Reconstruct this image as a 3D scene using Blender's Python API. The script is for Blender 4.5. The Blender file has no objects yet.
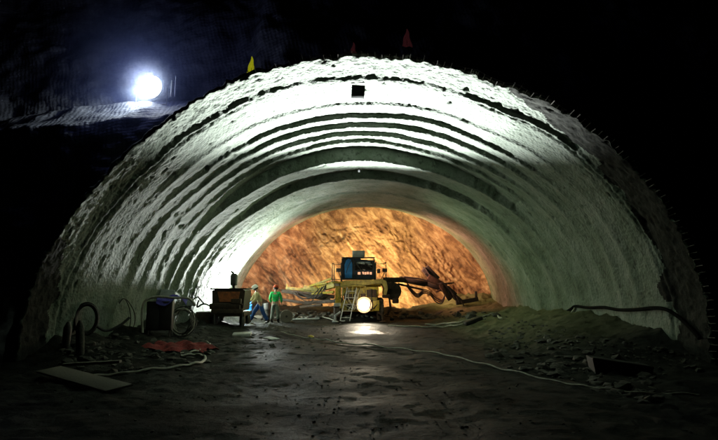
import bpy, bmesh, math, random
import numpy as np
from mathutils import Vector, Matrix, Euler
random.seed(7); rng = np.random.RandomState(11)
sc = bpy.context.scene
col = sc.collection
PI = math.pi
R = math.radians

# ------------------------------------------------------------------ camera
F = 518.0
CAM = Vector((0, 0, 1.6))
cd = bpy.data.cameras.new('camera'); cam = bpy.data.objects.new('camera', cd); col.objects.link(cam)
cd.sensor_width = 36; cd.lens = F / 718 * 36; cd.clip_start = .05; cd.clip_end = 2000
cam.location = CAM
cam.rotation_euler = Euler((R(90 + 7.48), 0, R(0.66)), 'XYZ')
sc.camera = cam
CR = cam.rotation_euler.to_matrix()

def ray(px, py):
    return (CR @ Vector((px - 359, 220 - py, -F))).normalized()
def at(px, py, Y):
    d = ray(px, py); return CAM + d * (Y / d.y)

# ------------------------------------------------------------------ numpy noise
def _h(ix, iy, iz, seed):
    n = (ix * 374761393 + iy * 668265263 + iz * 2147483647 + seed * 1274126177) & 0xFFFFFFFF
    n = ((n ^ (n >> 13)) * 1274126177) & 0xFFFFFFFF
    n = n ^ (n >> 16)
    return (n & 0xFFFF) / 65535.0 * 2 - 1
def noise(x, y, z, seed=0):
    x = np.asarray(x, float); y = np.asarray(y, float) + 0 * x; z = np.asarray(z, float) + 0 * x
    ix = np.floor(x).astype(np.int64); iy = np.floor(y).astype(np.int64); iz = np.floor(z).astype(np.int64)
    fx = x - ix; fy = y - iy; fz = z - iz
    fx = fx * fx * (3 - 2 * fx); fy = fy * fy * (3 - 2 * fy); fz = fz * fz * (3 - 2 * fz)
    out = 0
    for dx in (0, 1):
        for dy in (0, 1):
            for dz in (0, 1):
                w = (fx if dx else 1 - fx) * (fy if dy else 1 - fy) * (fz if dz else 1 - fz)
                out = out + w * _h(ix + dx, iy + dy, iz + dz, seed)
    return out
def fbm(x, y, z, o=4, seed=0, g=.5):
    s = 0; a = 1.0; f = 1.0
    for k in range(o):
        s = s + a * noise(x * f, y * f, z * f, seed + k * 17); a *= g; f *= 2.03
    return s

# ------------------------------------------------------------------ materials
def mat(name, c, rough=.8, metal=0, c2=None, nscale=6, bump=0, bscale=25, emis=None, estr=0, spec=.4, dirt=0):
    m = bpy.data.materials.new(name); m.use_nodes = True
    nt = m.node_tree; b = nt.nodes['Principled BSDF']
    b.inputs['Roughness'].default_value = rough; b.inputs['Metallic'].default_value = metal
    b.inputs['Specular IOR Level'].default_value = spec
    if c2 is None: c2 = tuple(v * .62 for v in c)
    tc = nt.nodes.new('ShaderNodeTexCoord')
    n = nt.nodes.new('ShaderNodeTexNoise'); n.inputs['Scale'].default_value = nscale
    n.inputs['Detail'].default_value = 7; n.inputs['Roughness'].default_value = .65
    nt.links.new(tc.outputs['Object'], n.inputs['Vector'])
    r = nt.nodes.new('ShaderNodeValToRGB')
    r.color_ramp.elements[0].position = .36; r.color_ramp.elements[1].position = .62
    r.color_ramp.elements[0].color = (*c2, 1); r.color_ramp.elements[1].color = (*c, 1)
    nt.links.new(n.outputs['Fac'], r.inputs['Fac'])
    nt.links.new(r.outputs['Color'], b.inputs['Base Color'])
    if bump:
        n2 = nt.nodes.new('ShaderNodeTexNoise'); n2.inputs['Scale'].default_value = bscale
        n2.inputs['Detail'].default_value = 8
        nt.links.new(tc.outputs['Object'], n2.inputs['Vector'])
        bp = nt.nodes.new('ShaderNodeBump'); bp.inputs['Strength'].default_value = bump
        bp.inputs['Distance'].default_value = .03
        nt.links.new(n2.outputs['Fac'], bp.inputs['Height']); nt.links.new(bp.outputs['Normal'], b.inputs['Normal'])
    if emis:
        b.inputs['Emission Color'].default_value = (*emis, 1); b.inputs['Emission Strength'].default_value = estr
    return m

def shotcrete_mat():
    m = bpy.data.materials.new('shotcrete'); m.use_nodes = True
    nt = m.node_tree; N = nt.nodes.new; L = nt.links.new; b = nt.nodes['Principled BSDF']
    b.inputs['Roughness'].default_value = .8; b.inputs['Specular IOR Level'].default_value = .25
    tc = N('ShaderNodeTexCoord')
    n = N('ShaderNodeTexNoise'); n.inputs['Scale'].default_value = .9; n.inputs['Detail'].default_value = 9; n.inputs['Roughness'].default_value = .62
    L(tc.outputs['Object'], n.inputs['Vector'])
    r = N('ShaderNodeValToRGB')
    e = r.color_ramp.elements
    e[0].position = .3; e[0].color = (.08, .105, .07, 1); e[1].position = .7; e[1].color = (.21, .235, .2, 1)
    k = e.new(.5); k.color = (.14, .17, .13, 1)
    L(n.outputs['Fac'], r.inputs['Fac'])
    # dark pits and stains
    n3 = N('ShaderNodeTexNoise'); n3.inputs['Scale'].default_value = 5.5; n3.inputs['Detail'].default_value = 6; n3.inputs['Roughness'].default_value = .7
    mp = N('ShaderNodeMapping'); mp.inputs['Scale'].default_value = (1, 1.6, .8); L(tc.outputs['Object'], mp.inputs['Vector']); L(mp.outputs['Vector'], n3.inputs['Vector'])
    r3 = N('ShaderNodeValToRGB'); r3.color_ramp.elements[0].position = .33; r3.color_ramp.elements[0].color = (.3, .3, .28, 1)
    r3.color_ramp.elements[1].position = .47; r3.color_ramp.elements[1].color = (1, 1, 1, 1)
    L(n3.outputs['Fac'], r3.inputs['Fac'])
    mx = N('ShaderNodeMix'); mx.data_type = 'RGBA'; mx.blend_type = 'MULTIPLY'; mx.inputs[0].default_value = .8
    L(r.outputs['Color'], mx.inputs[6]); L(r3.outputs['Color'], mx.inputs[7]); L(mx.outputs[2], b.inputs['Base Color'])
    n2 = N('ShaderNodeTexNoise'); n2.inputs['Scale'].default_value = 17; n2.inputs['Detail'].default_value = 8; n2.inputs['Roughness'].default_value = .6
    L(tc.outputs['Object'], n2.inputs['Vector'])
    v = N('ShaderNodeTexVoronoi'); v.inputs['Scale'].default_value = 13; L(tc.outputs['Object'], v.inputs['Vector'])
    ad = N('ShaderNodeMath'); ad.operation = 'ADD'; L(n2.outputs['Fac'], ad.inputs[0]); L(v.outputs['Distance'], ad.inputs[1])
    bp = N('ShaderNodeBump'); bp.inputs['Strength'].default_value = .55; bp.inputs['Distance'].default_value = .03
    L(ad.outputs[0], bp.inputs['Height']); L(bp.outputs['Normal'], b.inputs['Normal'])
    return m

def rock_mat():
    m = bpy.data.materials.new('excavated_rock'); m.use_nodes = True
    nt = m.node_tree; N = nt.nodes.new; L = nt.links.new; b = nt.nodes['Principled BSDF']
    b.inputs['Roughness'].default_value = .75; b.inputs['Specular IOR Level'].default_value = .3
    tc = N('ShaderNodeTexCoord')
    m0 = N('ShaderNodeMapping'); m0.inputs['Rotation'].default_value = (0, R(38), 0); L(tc.outputs['Object'], m0.inputs['Vector'])
    mp = N('ShaderNodeMapping'); mp.inputs['Scale'].default_value = (1.6, 1, .42)
    L(m0.outputs['Vector'], mp.inputs['Vector'])
    n = N('ShaderNodeTexNoise'); n.inputs['Scale'].default_value = 1.3; n.inputs['Detail'].default_value = 10; n.inputs['Roughness'].default_value = .68
    n.inputs['Distortion'].default_value = .5
    L(mp.outputs['Vector'], n.inputs['Vector'])
    r = N('ShaderNodeValToRGB'); e = r.color_ramp.elements
    e[0].position = .34; e[0].color = (.07, .036, .02, 1); e[1].position = .74; e[1].color = (.55, .45, .3, 1)
    k = e.new(.45); k.color = (.16, .088, .047, 1); k = e.new(.57); k.color = (.31, .2, .11, 1)
    L(n.outputs['Fac'], r.inputs['Fac']); L(r.outputs['Color'], b.inputs['Base Color'])
    n2 = N('ShaderNodeTexNoise'); n2.inputs['Scale'].default_value = 8; n2.inputs['Detail'].default_value = 12; n2.inputs['Roughness'].default_value = .7
    L(mp.outputs['Vector'], n2.inputs['Vector'])
    bp = N('ShaderNodeBump'); bp.inputs['Strength'].default_value = .6; bp.inputs['Distance'].default_value = .08
    L(n2.outputs['Fac'], bp.inputs['Height']); L(bp.outputs['Normal'], b.inputs['Normal'])
    return m

def ground_mat():
    m = bpy.data.materials.new('muddy_gravel'); m.use_nodes = True
    nt = m.node_tree; N = nt.nodes.new; L = nt.links.new; b = nt.nodes['Principled BSDF']
    tc = N('ShaderNodeTexCoord')
    n = N('ShaderNodeTexNoise'); n.inputs['Scale'].default_value = .8; n.inputs['Detail'].default_value = 10; n.inputs['Roughness'].default_value = .7
    L(tc.outputs['Object'], n.inputs['Vector'])
    r = N('ShaderNodeValToRGB'); e = r.color_ramp.elements
    e[0].position = .35; e[0].color = (.007, .0075, .006, 1); e[1].position = .68; e[1].color = (.036, .037, .03, 1)
    L(n.outputs['Fac'], r.inputs['Fac'])
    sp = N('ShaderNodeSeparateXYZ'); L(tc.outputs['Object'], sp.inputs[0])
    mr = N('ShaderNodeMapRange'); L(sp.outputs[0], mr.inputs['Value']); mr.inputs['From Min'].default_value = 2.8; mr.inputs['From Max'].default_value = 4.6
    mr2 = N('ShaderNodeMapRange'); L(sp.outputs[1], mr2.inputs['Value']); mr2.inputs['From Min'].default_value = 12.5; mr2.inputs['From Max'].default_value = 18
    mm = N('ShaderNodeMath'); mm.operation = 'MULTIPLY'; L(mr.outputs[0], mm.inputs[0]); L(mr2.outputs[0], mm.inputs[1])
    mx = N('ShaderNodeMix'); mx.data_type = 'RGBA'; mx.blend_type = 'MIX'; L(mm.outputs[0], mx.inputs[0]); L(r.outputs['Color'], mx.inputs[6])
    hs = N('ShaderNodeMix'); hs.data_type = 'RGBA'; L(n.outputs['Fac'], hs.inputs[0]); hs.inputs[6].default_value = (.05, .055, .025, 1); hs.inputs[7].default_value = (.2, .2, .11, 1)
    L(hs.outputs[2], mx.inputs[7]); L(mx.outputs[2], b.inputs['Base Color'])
    b.inputs['Specular IOR Level'].default_value = .08
    # damp patches: a smoother skin of water where the noise is low
    w = N('ShaderNodeTexNoise'); w.inputs['Scale'].default_value = .55; w.inputs['Detail'].default_value = 5
    L(tc.outputs['Object'], w.inputs['Vector'])
    rr = N('ShaderNodeValToRGB'); e = rr.color_ramp.elements
    e[0].position = .44; e[0].color = (.62, .62, .62, 1); e[1].position = .58; e[1].color = (.85, .85, .85, 1)
    L(w.outputs['Fac'], rr.inputs['Fac'])
    vd = N('ShaderNodeVectorMath'); vd.operation = 'DISTANCE'; L(tc.outputs['Object'], vd.inputs[0]); vd.inputs[1].default_value = (.2, 19.4, 0)
    pr = N('ShaderNodeMapRange'); L(vd.outputs['Value'], pr.inputs['Value']); pr.inputs['From Min'].default_value = .5; pr.inputs['From Max'].default_value = 1.5; pr.inputs['To Min'].default_value = .28; pr.inputs['To Max'].default_value = 1
    pm = N('ShaderNodeMath'); pm.operation = 'MINIMUM'; L(pr.outputs[0], pm.inputs[0]); L(rr.outputs['Color'], pm.inputs[1]); L(pm.outputs[0], b.inputs['Roughness'])
    n2 = N('ShaderNodeTexNoise'); n2.inputs['Scale'].default_value = 9; n2.inputs['Detail'].default_value = 9; n2.inputs['Roughness'].default_value = .7
    L(tc.outputs['Object'], n2.inputs['Vector'])
    bp = N('ShaderNodeBump'); bp.inputs['Strength'].default_value = .75; bp.inputs['Distance'].default_value = .07
    L(n2.outputs['Fac'], bp.inputs['Height']); L(bp.outputs['Normal'], b.inputs['Normal'])
    return m

def slope_mat():
    m = bpy.data.materials.new('meshed_slope_shotcrete'); m.use_nodes = True
    nt = m.node_tree; N = nt.nodes.new; L = nt.links.new; b = nt.nodes['Principled BSDF']
    b.inputs['Roughness'].default_value = .85; b.inputs['Specular IOR Level'].default_value = .2
    tc = N('ShaderNodeTexCoord')
    n = N('ShaderNodeTexNoise'); n.inputs['Scale'].default_value = 1.6; n.inputs['Detail'].default_value = 9; n.inputs['Roughness'].default_value = .7
    L(tc.outputs['Object'], n.inputs['Vector'])
    r = N('ShaderNodeValToRGB'); e = r.color_ramp.elements
    e[0].position = .35; e[0].color = (.05, .055, .06, 1); e[1].position = .65; e[1].color = (.2, .21, .22, 1)
    L(n.outputs['Fac'], r.inputs['Fac']); L(r.outputs['Color'], b.inputs['Base Color'])
    # the wire mesh showing through: two families of bands, broken by noise
    mp = N('ShaderNodeMapping'); mp.inputs['Rotation'].default_value = (0, R(14), 0); L(tc.outputs['Object'], mp.inputs['Vector'])
    nd = N('ShaderNodeTexNoise'); nd.inputs['Scale'].default_value = 2.2; nd.inputs['Detail'].default_value = 4; L(tc.outputs['Object'], nd.inputs['Vector'])
    s1 = N('ShaderNodeTexWave'); s1.bands_direction = 'Z'; s1.inputs['Scale'].default_value = 3.2; s1.inputs['Distortion'].default_value = 1.6; s1.inputs['Detail'].default_value = 3
    s2 = N('ShaderNodeTexWave'); s2.bands_direction = 'X'; s2.inputs['Scale'].default_value = 2.8; s2.inputs['Distortion'].default_value = 1.8; s2.inputs['Detail'].default_value = 3
    L(mp.outputs['Vector'], s1.inputs['Vector']); L(mp.outputs['Vector'], s2.inputs['Vector'])
    mu = N('ShaderNodeMath'); mu.operation = 'MULTIPLY_ADD'; L(s1.outputs['Fac'], mu.inputs[0]); mu.inputs[1].default_value = .9; L(s2.outputs['Fac'], mu.inputs[2])
    n2 = N('ShaderNodeTexNoise'); n2.inputs['Scale'].default_value = 14; n2.inputs['Detail'].default_value = 8; L(tc.outputs['Object'], n2.inputs['Vector'])
    ad = N('ShaderNodeMath'); ad.operation = 'MULTIPLY_ADD'; L(n2.outputs['Fac'], ad.inputs[0]); ad.inputs[1].default_value = 3.5; L(mu.outputs[0], ad.inputs[2])
    bp = N('ShaderNodeBump'); bp.inputs['Strength'].default_value = .5; bp.inputs['Distance'].default_value = .012
    L(ad.outputs[0], bp.inputs['Height']); L(bp.outputs['Normal'], b.inputs['Normal'])
    return m

M = dict(
    shot=shotcrete_mat(), rock=rock_mat(), ground=ground_mat(), slope=slope_mat(),
    rubble=mat('rubble_stone', (.085, .083, .065), .9, c2=(.025, .025, .02), nscale=3, bump=.6),
    rebar=mat('cement_coated_rebar', (.2, .19, .17), .75, .1, c2=(.1, .08, .06), nscale=30),
    yellow=mat('worn_yellow_paint', (.48, .36, .03), .5, c2=(.2, .15, .04), nscale=9, bump=.15),
    olive=mat('dirty_olive_yellow_paint', (.4, .33, .08), .55, c2=(.17, .14, .05), nscale=7, bump=.2),
    orange=mat('faded_orange_paint', (.5, .14, .04), .55, c2=(.2, .07, .03), nscale=8, bump=.2),
    blue=mat('blue_paint', (.03, .22, .6), .4, c2=(.02, .14, .4), nscale=5),
    darkblue=mat('dark_blue_metal', (.02, .035, .06), .45, c2=(.012, .02, .03), nscale=8),
    grey=mat('light_grey_metal', (.42, .44, .42), .5, c2=(.28, .3, .28), nscale=6),
    dgrey=mat('dark_grey_metal', (.05, .046, .04), .6, .2, c2=(.03, .03, .028), nscale=9, bump=.2),
    brown=mat('rusty_brown_steel', (.07, .042, .026), .65, .2, c2=(.025, .018, .012), nscale=9, bump=.3),
    rubber=mat('black_rubber', (.02, .02, .02), .65, c2=(.035, .032, .028), nscale=14, bump=.3),
    dustyrub=mat('dusty_rubber', (.09, .075, .06), .8, c2=(.04, .03, .026), nscale=9, bump=.4),
    hose=mat('pale_hose', (.42, .41, .33), .6, c2=(.26, .25, .2), nscale=12),
    wood=mat('weathered_plank', (.17, .16, .125), .8, c2=(.16, .15, .12), nscale=9, bump=.4),
    red=mat('red_fabric', (.3, .045, .04), .85, c2=(.13, .025, .022), nscale=6, bump=.5),
    purple=mat('blue_violet_cloth', (.08, .06, .35), .8, c2=(.04, .04, .2), nscale=8, bump=.4),
    white=mat('white_foam', (.6, .6, .56), .8, c2=(.42, .42, .38), nscale=7, bump=.2),
    skin=mat('skin', (.42, .25, .17), .6, c2=(.36, .2, .14), nscale=10),
    hair=mat('hair', (.02, .015, .01), .7),
    green=mat('green_cloth', (.02, .6, .14), .85, c2=(.015, .28, .075), nscale=9, bump=.4),
    beige=mat('khaki_cloth', (.5, .45, .24), .85, c2=(.38, .34, .18), nscale=9, bump=.4),
    jeans=mat('blue_work_cloth', (.02, .09, .3), .85, c2=(.015, .05, .18), nscale=9, bump=.4),
    gtrous=mat('grey_green_cloth', (.2, .22, .18), .85, c2=(.12, .14, .11), nscale=9, bump=.4),
    boot=mat('rubber_boot', (.02, .02, .02), .5),
    helmet_o=mat('orange_helmet_plastic', (.6, .09, .03), .4, c2=(.5, .08, .03)),
    helmet_w=mat('white_helmet_plastic', (.75, .75, .72), .4, c2=(.7, .7, .68)),
    glass=mat('dark_cab_glass', (.02, .02, .02), .12, spec=.6),
    warmglass=mat('lit_window', (.5, .25, .15), .3, emis=(1, .5, .28), estr=.9),
    yflag=mat('yellow_flag', (.8, .75, .04), .7, c2=(.55, .5, .03), emis=(.8, .8, .02), estr=.25),  # slight emission makes the unlit cloth visible
    rflag=mat('dark_red_flag', (.45, .06, .06), .7, c2=(.25, .03, .03), emis=(.5, .12, .14), estr=.03),  # faint emission in place of light on the cloth
    cable=mat('matt_black_cable', (.008, .008, .007), .95, spec=.05),
    ringshade=mat('portal_ring_shade', (.035, .035, .03), .95, c2=(.012, .012, .01), nscale=5, bump=.8, bscale=12, spec=.1),  # near-black colour standing in for shade on the portal ring
    plate=mat('black_steel_plate', (.02, .02, .018), .6),
    lens=mat('headlamp_lens', (1, 1, .9), .3, emis=(1, .9, .7), estr=40),
    glowring=mat('headlamp_glare', (.8, .6, .4), .3, emis=(1, .62, .3), estr=1.6),  # emission imitating the glare around the headlamp
    led=mat('led_panel', (1, 1, 1), .3, emis=(.85, .93, 1), estr=60),
    led2=mat('small_led', (1, 1, 1), .3, emis=(.9, .95, 1), estr=12),
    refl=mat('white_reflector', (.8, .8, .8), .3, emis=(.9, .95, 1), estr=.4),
    warmled=mat('warm_work_lamp', (1, 1, 1), .3, emis=(1, .72, .35), estr=14),
)

# ------------------------------------------------------------------ mesh builder
class MB:
    def __init__(s): s.v = []; s.f = []; s.smooth = []
    def add(s, vs, fs, sm=False):
        o = len(s.v); s.v += [tuple(v) for v in vs]; s.f += [tuple(i + o for i in f) for f in fs]; s.smooth += [sm] * len(fs); return s
    def box(s, c, d, rot=(0, 0, 0), bev=.012):
        bm = bmesh.new(); bmesh.ops.create_cube(bm, size=1)
        bmesh.ops.scale(bm, vec=Vector(d), verts=bm.verts)
        if bev and bev < min(d) * .45: bmesh.ops.bevel(bm, geom=bm.edges[:], offset=bev, segments=2, affect='EDGES', profile=.5)
        Mx = Matrix.Translation(Vector(c)) @ Euler(rot).to_matrix().to_4x4()
        bm.verts.index_update()
        s.add([Mx @ v.co for v in bm.verts], [[v.index for v in f.verts] for f in bm.faces]); bm.free(); return s
    def tube(s, pts, r, n=8, cap=True):
        pts = [Vector(p) for p in pts]; rs = r if isinstance(r, (list, tuple)) else [r] * len(pts)
        vs = []; up = None
        for i, p in enumerate(pts):
            t = (pts[min(i + 1, len(pts) - 1)] - pts[max(i - 1, 0)])
            if t.length < 1e-6: t = Vector((0, 0, 1))
            t.normalize()
            if up is None: up = Vector((0, 0, 1)) if abs(t.z) < .9 else Vector((1, 0, 0))
            a = t.cross(up); a = a.normalized() if a.length > 1e-4 else Vector((1, 0, 0)); b = a.cross(t).normalized(); up = b
            for k in range(n): vs.append(p + (a * math.cos(2 * PI * k / n) + b * math.sin(2 * PI * k / n)) * rs[i])
        fs = []
        for i in range(len(pts) - 1):
            for k in range(n): fs.append((i * n + k, i * n + (k + 1) % n, (i + 1) * n + (k + 1) % n, (i + 1) * n + k))
        if cap: fs += [tuple(range(n))[::-1], tuple(range((len(pts) - 1) * n, len(pts) * n))]
        return s.add(vs, fs, True)
    def lathe(s, prof, c=(0, 0, 0), axis='z', n=24):      # prof: (radius, height)
        vs = []; fs = []
        for r_, h in prof:
            for k in range(n):
                a = 2 * PI * k / n; x, y, z = r_ * math.cos(a), r_ * math.sin(a), h
                if axis == 'x': x, y, z = z, x, y
                if axis == 'y': x, y, z = x, z, y
                vs.append((x + c[0], y + c[1], z + c[2]))
        for i in range(len(prof) - 1):
            for k in range(n): fs.append((i * n + k, i * n + (k + 1) % n, (i + 1) * n + (k + 1) % n, (i + 1) * n + k))
        fs += [tuple(range(n))[::-1], tuple(range((len(prof) - 1) * n, len(prof) * n))]
        return s.add(vs, fs, True)
    def prism(s, poly, y0, y1):                            # poly of (x, z)
        n = len(poly)
        vs = [(x, y0, z) for x, z in poly] + [(x, y1, z) for x, z in poly]
        fs = [tuple(range(n)), tuple(range(n, 2 * n))[::-1]] + [(i, i + n, (i + 1) % n + n, (i + 1) % n) for i in range(n)]
        return s.add(vs, fs)
    def stone(s, c, r, seed=0, sub=1, flat=.7):
        bm = bmesh.new(); bmesh.ops.create_icosphere(bm, subdivisions=sub, radius=1)
        rr = random.Random(seed); sx, sy, sz = rr.uniform(.7, 1.3), rr.uniform(.7, 1.3), rr.uniform(.5, 1) * flat
        Mx = Euler((rr.uniform(0, 3), rr.uniform(0, 3), rr.uniform(0, 3))).to_matrix()
        vs = []
        for v in bm.verts:
            k = rr.uniform(.72, 1.12); p = Vector((v.co.x * sx, v.co.y * sy, v.co.z)) * k
            p = Mx @ p; p.z *= sz; vs.append(Vector(c) + p * r)
        bm.verts.index_update()
        s.add(vs, [[v.index for v in f.verts] for f in bm.faces]); bm.free(); return s
    def build(s, name, m, parent=None, loc=None):
        me = bpy.data.meshes.new(name); me.from_pydata(s.v, [], s.f); me.polygons.foreach_set('use_smooth', s.smooth)
        me.materials.append(m if not isinstance(m, str) else M[m]); me.update()
        try: me.set_sharp_from_angle(angle=R(38))
        except Exception: pass
        o = bpy.data.objects.new(name, me); col.objects.link(o)
        if parent: o.parent = parent
        if loc is not None: o.location = loc
        return o
def grid_obj(name, V, nu, nv, m, parent=None, mask=None, flip=False):
    V = V.reshape(-1, 3); i = np.arange(nu * nv).reshape(nu, nv)
    q = np.stack([i[:-1, :-1], i[1:, :-1], i[1:, 1:], i[:-1, 1:]], -1).reshape(-1, 4)
    if flip: q = q[:, ::-1]
    if mask is not None:
        mk = mask.reshape(-1); q = q[mk[q].all(1)]
    me = bpy.data.meshes.new(name); me.vertices.add(len(V)); me.vertices.foreach_set('co', V.astype(np.float32).ravel())
    me.loops.add(q.size); me.polygons.add(len(q)); me.loops.foreach_set('vertex_index', q.astype(np.int32).ravel())
    me.polygons.foreach_set('loop_start', np.arange(0, q.size, 4, dtype=np.int32))
    me.update(calc_edges=True); me.validate(); me.polygons.foreach_set('use_smooth', np.ones(len(me.polygons), bool))
    me.materials.append(m); me.update()
    o = bpy.data.objects.new(name, me); col.objects.link(o)
    if parent: o.parent = parent
    return o
def tag(o, label=None, cat=None, group=None, kind=None):
    if label: o['label'] = label
    if cat: o['category'] = cat
    if group: o['group'] = group
    if kind: o['kind'] = kind
    return o
def empty(name, loc, rz=0, label=None, cat=None, group=None):
    o = bpy.data.objects.new(name, None); col.objects.link(o); o.location = loc; o.rotation_euler = (0, 0, rz)
    o.empty_display_size = .2
    return tag(o, label, cat, group)
def dup(o, parent=None):
    c = o.copy(); col.objects.link(c)
    if parent: c.parent = parent
    for ch in [x for x in bpy.data.objects if x.parent == o]: dup(ch, c)
    return c
def smooth_path(pts, n=8):
    pts = [Vector(p) for p in pts]; out = []
    for i in range(len(pts) - 1):
        p0 = pts[max(i - 1, 0)]; p1 = pts[i]; p2 = pts[i + 1]; p3 = pts[min(i + 2, len(pts) - 1)]
        for k in range(n):
            t = k / n
            out.append(.5 * ((2 * p1) + (p2 - p0) * t + (2 * p0 - 5 * p1 + 4 * p2 - p3) * t * t + (3 * p1 - p0 - 3 * p2 + p3) * t ** 3))
    out.append(pts[-1]); return out

# ------------------------------------------------------------------ tunnel section
A0 = 7.15
kD = np.array([10.8, 11.0, 11.9, 12.0, 12.25, 13.35, 13.45, 14.30, 14.42, 15.18, 15.32, 16.18, 16.32, 17.1, 17.24, 17.9, 18.15, 19.7, 19.95, 23.0, 23.2, 26.4, 26.6, 28.7])
kB = np.array([6.80, 6.76, 6.72, 6.67, 6.70, 6.68, 6.62, 6.70, 6.57, 6.69, 6.54, 6.67, 6.52, 6.65, 6.52, 6.58, 6.12, 6.16, 5.84, 5.98, 5.92, 6.06, 6.00, 6.14])
RIM = [(708, 345), (703, 300), (690, 255), (668, 212), (645, 182), (624, 160), (585, 127), (552, 108), (524, 96), (499, 87), (471, 76), (435, 67), (402, 61), (360, 59), (340, 60), (305, 64), (270, 71), (252, 76), (217, 92), (185, 112), (160, 129), (145, 141), (112, 176), (89, 201), (53, 245), (34, 290), (24, 340)]
_r = []
for q in RIM:          # measured outline of the portal, as a factor on the ellipse
    p = at(q[0], q[1], 11.0); u_, v_ = p.x / (A0 + .18), p.z / 6.76
    _r.append((math.degrees(math.atan2(v_, u_)), math.hypot(u_, v_) - 1))
_d, _v = zip(*_r)
_v = [(_v[max(k - 1, 0)] + 2 * _v[k] + _v[min(k + 1, len(_v) - 1)]) / 4 for k in range(len(_v))]
PRD = np.array([-5] + list(_d) + [185]); PRV = np.array([_v[0]] + list(_v) + [_v[-1]])
print('rim', [(round(a), round(b, 3)) for a, b in zip(_d, _v)])
def sect(D, t):
    """point of the lining surface at depth D and angle t (0 right foot .. pi left foot)"""
    D = np.asarray(D, float); t = np.asarray(t, float)
    env = np.interp(D, [10.8, 17.0, 19.2, 19.6, 21.6, 28.7], [6.78, 6.62, 6.14, 6.14, 5.9, 6.14])
    wt = np.clip((np.sin(t) - .50) / .38, 0, 1); wt = .12 + .88 * wt * wt * (3 - 2 * wt)
    b = env + (np.interp(D, kD, kB) - env) * wt
    step = np.interp(D, [10, 17.2, 18.8, 19.9, 20.5, 28], [.18, .12, .04, .0, -.16, -.02])
    a = A0 + step
    # waviness of the hand sprayed ribs along the arc
    c = np.cos(t); s = np.sin(t)
    deg = np.degrees(t)
    sc_ = 1 + np.interp(deg, PRD, PRV) * np.clip(1.12 - (D - 11) / 9, .4, 1)
    # first ring is cut back behind a lip, so the lamps inside leave it in shade
    lip = np.interp(deg, [0, 12, 30, 62, 80, 95, 105, 130, 150, 180], [.03, .06, .07, .05, .025, .02, .025, .06, .05, .03])
    lp = np.interp(deg, [0, 60, 75, 100, 180], [11.9, 11.9, 12.0, 12.0, 11.9])
    sc_ = sc_ - lip / 7 * np.clip((D - lp) / .1, 0, 1) * np.clip((17 - D) / 4, 0, 1)
    return a * c * sc_, b * s * sc_
TX0 = 0.0
def build_lining():
    Ds = [10.95]
    while Ds[-1] < 28.75: Ds.append(Ds[-1] + (.03 if Ds[-1] < 12.5 else .045))
    Ds = np.array(Ds); T = np.linspace(-.06, PI + .06, 460)
    Dg, Tg = np.meshgrid(Ds, T, indexing='ij')
    # the rib lines wander along the arc
    warp = .16 * noise(Tg * 3.1, 0 * Dg, Dg * .35, 3) + .05 * noise(Tg * 14, 0 * Dg, Dg * 1.1, 5) + .025 * noise(Tg * 55, 0 * Dg, Dg * 2.1, 6)
    fade = np.clip((Dg - 11.1) / 1, 0, 1)
    x, z = sect(Dg + warp * fade, Tg)
    nx = np.cos(Tg); nz = np.sin(Tg)
    X = x; Y = Dg + .05 * noise(Tg * 30, 0 * Dg, 0 * Dg, 8) * (1 - fade) + .06 * noise(Tg * 90, 0 * Dg, 0 * Dg, 9) * (1 - fade); Z = z
    rough = np.interp(Dg, [11, 12, 12.6, 18, 28], [.035, .03, .016, .015, .022])
    side = 1 - np.sin(np.clip(Tg, 0, PI)) ** 3
    dsp = rough * .55 * fbm(X * 2.6, Y * 2.6, Z * 2.6, 3, 21) + rough * .6 * fbm(X * 10, Y * 10, Z * 10, 2, 40)
    dsp += .05 * side * noise(X * .7, Y * .7, Z * .7, 61)
    # vertical ribs on the haunches: sprayed steel arches at about a metre
    rb = np.abs(((Dg + warp * 1.2) % .93) / .93 - .5) * 2
    dsp += side * ((.045 + .035 * noise(Tg * 5, 0 * Dg, Dg * .9, 88)) * np.clip(1 - rb * 1.6, 0, 1)) * np.clip((Dg - 12.4) / .5, 0, 1) * np.clip(np.sin(Tg) * 3, 0, 1)
    # groove behind the rough collar ring away from the crown
    g = np.exp(-((Dg - 12.12 + warp * .5) / .07) ** 2) * np.clip(np.abs(Tg - PI / 2) * 3.2 - .5, 0, 1)
    # pits
    pit = np.clip(noise(X * 4.2, Y * 4.2, Z * 4.2, 77) - .74, 0, 1) * .5
    d = -dsp + g * .05 + pit * .5
    X = X + nx * d; Z = Z + nz * d
    V = np.stack([X + TX0, Y, Z], -1)
    return V, len(Ds), len(T)

lining = empty('tunnel_lining', (0, 11, 0), 0, 'ribbed grey-green shotcrete vault of the tunnel with a rough portal rim', 'tunnel')
V, nu, nv = build_lining()
front = V[0].copy(); back = V[-1].copy(); V2 = V.copy(); V2[..., 1] -= 11
vo = grid_obj('vault', V2, nu, nv, M['shot'], lining)
vo.data.materials.append(M['ringshade'])           # shade painted as a dark colour on the collar's shoulder and foot
_i, _j = np.meshgrid(np.arange(nu - 1), np.arange(nv - 1), indexing='ij')
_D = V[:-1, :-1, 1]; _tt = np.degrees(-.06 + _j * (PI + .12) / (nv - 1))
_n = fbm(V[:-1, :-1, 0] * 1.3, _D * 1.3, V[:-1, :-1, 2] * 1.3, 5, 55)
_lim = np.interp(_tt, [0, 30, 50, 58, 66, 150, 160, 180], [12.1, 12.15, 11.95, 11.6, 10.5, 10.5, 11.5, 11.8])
vo.data.polygons.foreach_set('material_index', (_D + .32 * _n < _lim).astype(np.int32).ravel())
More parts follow.
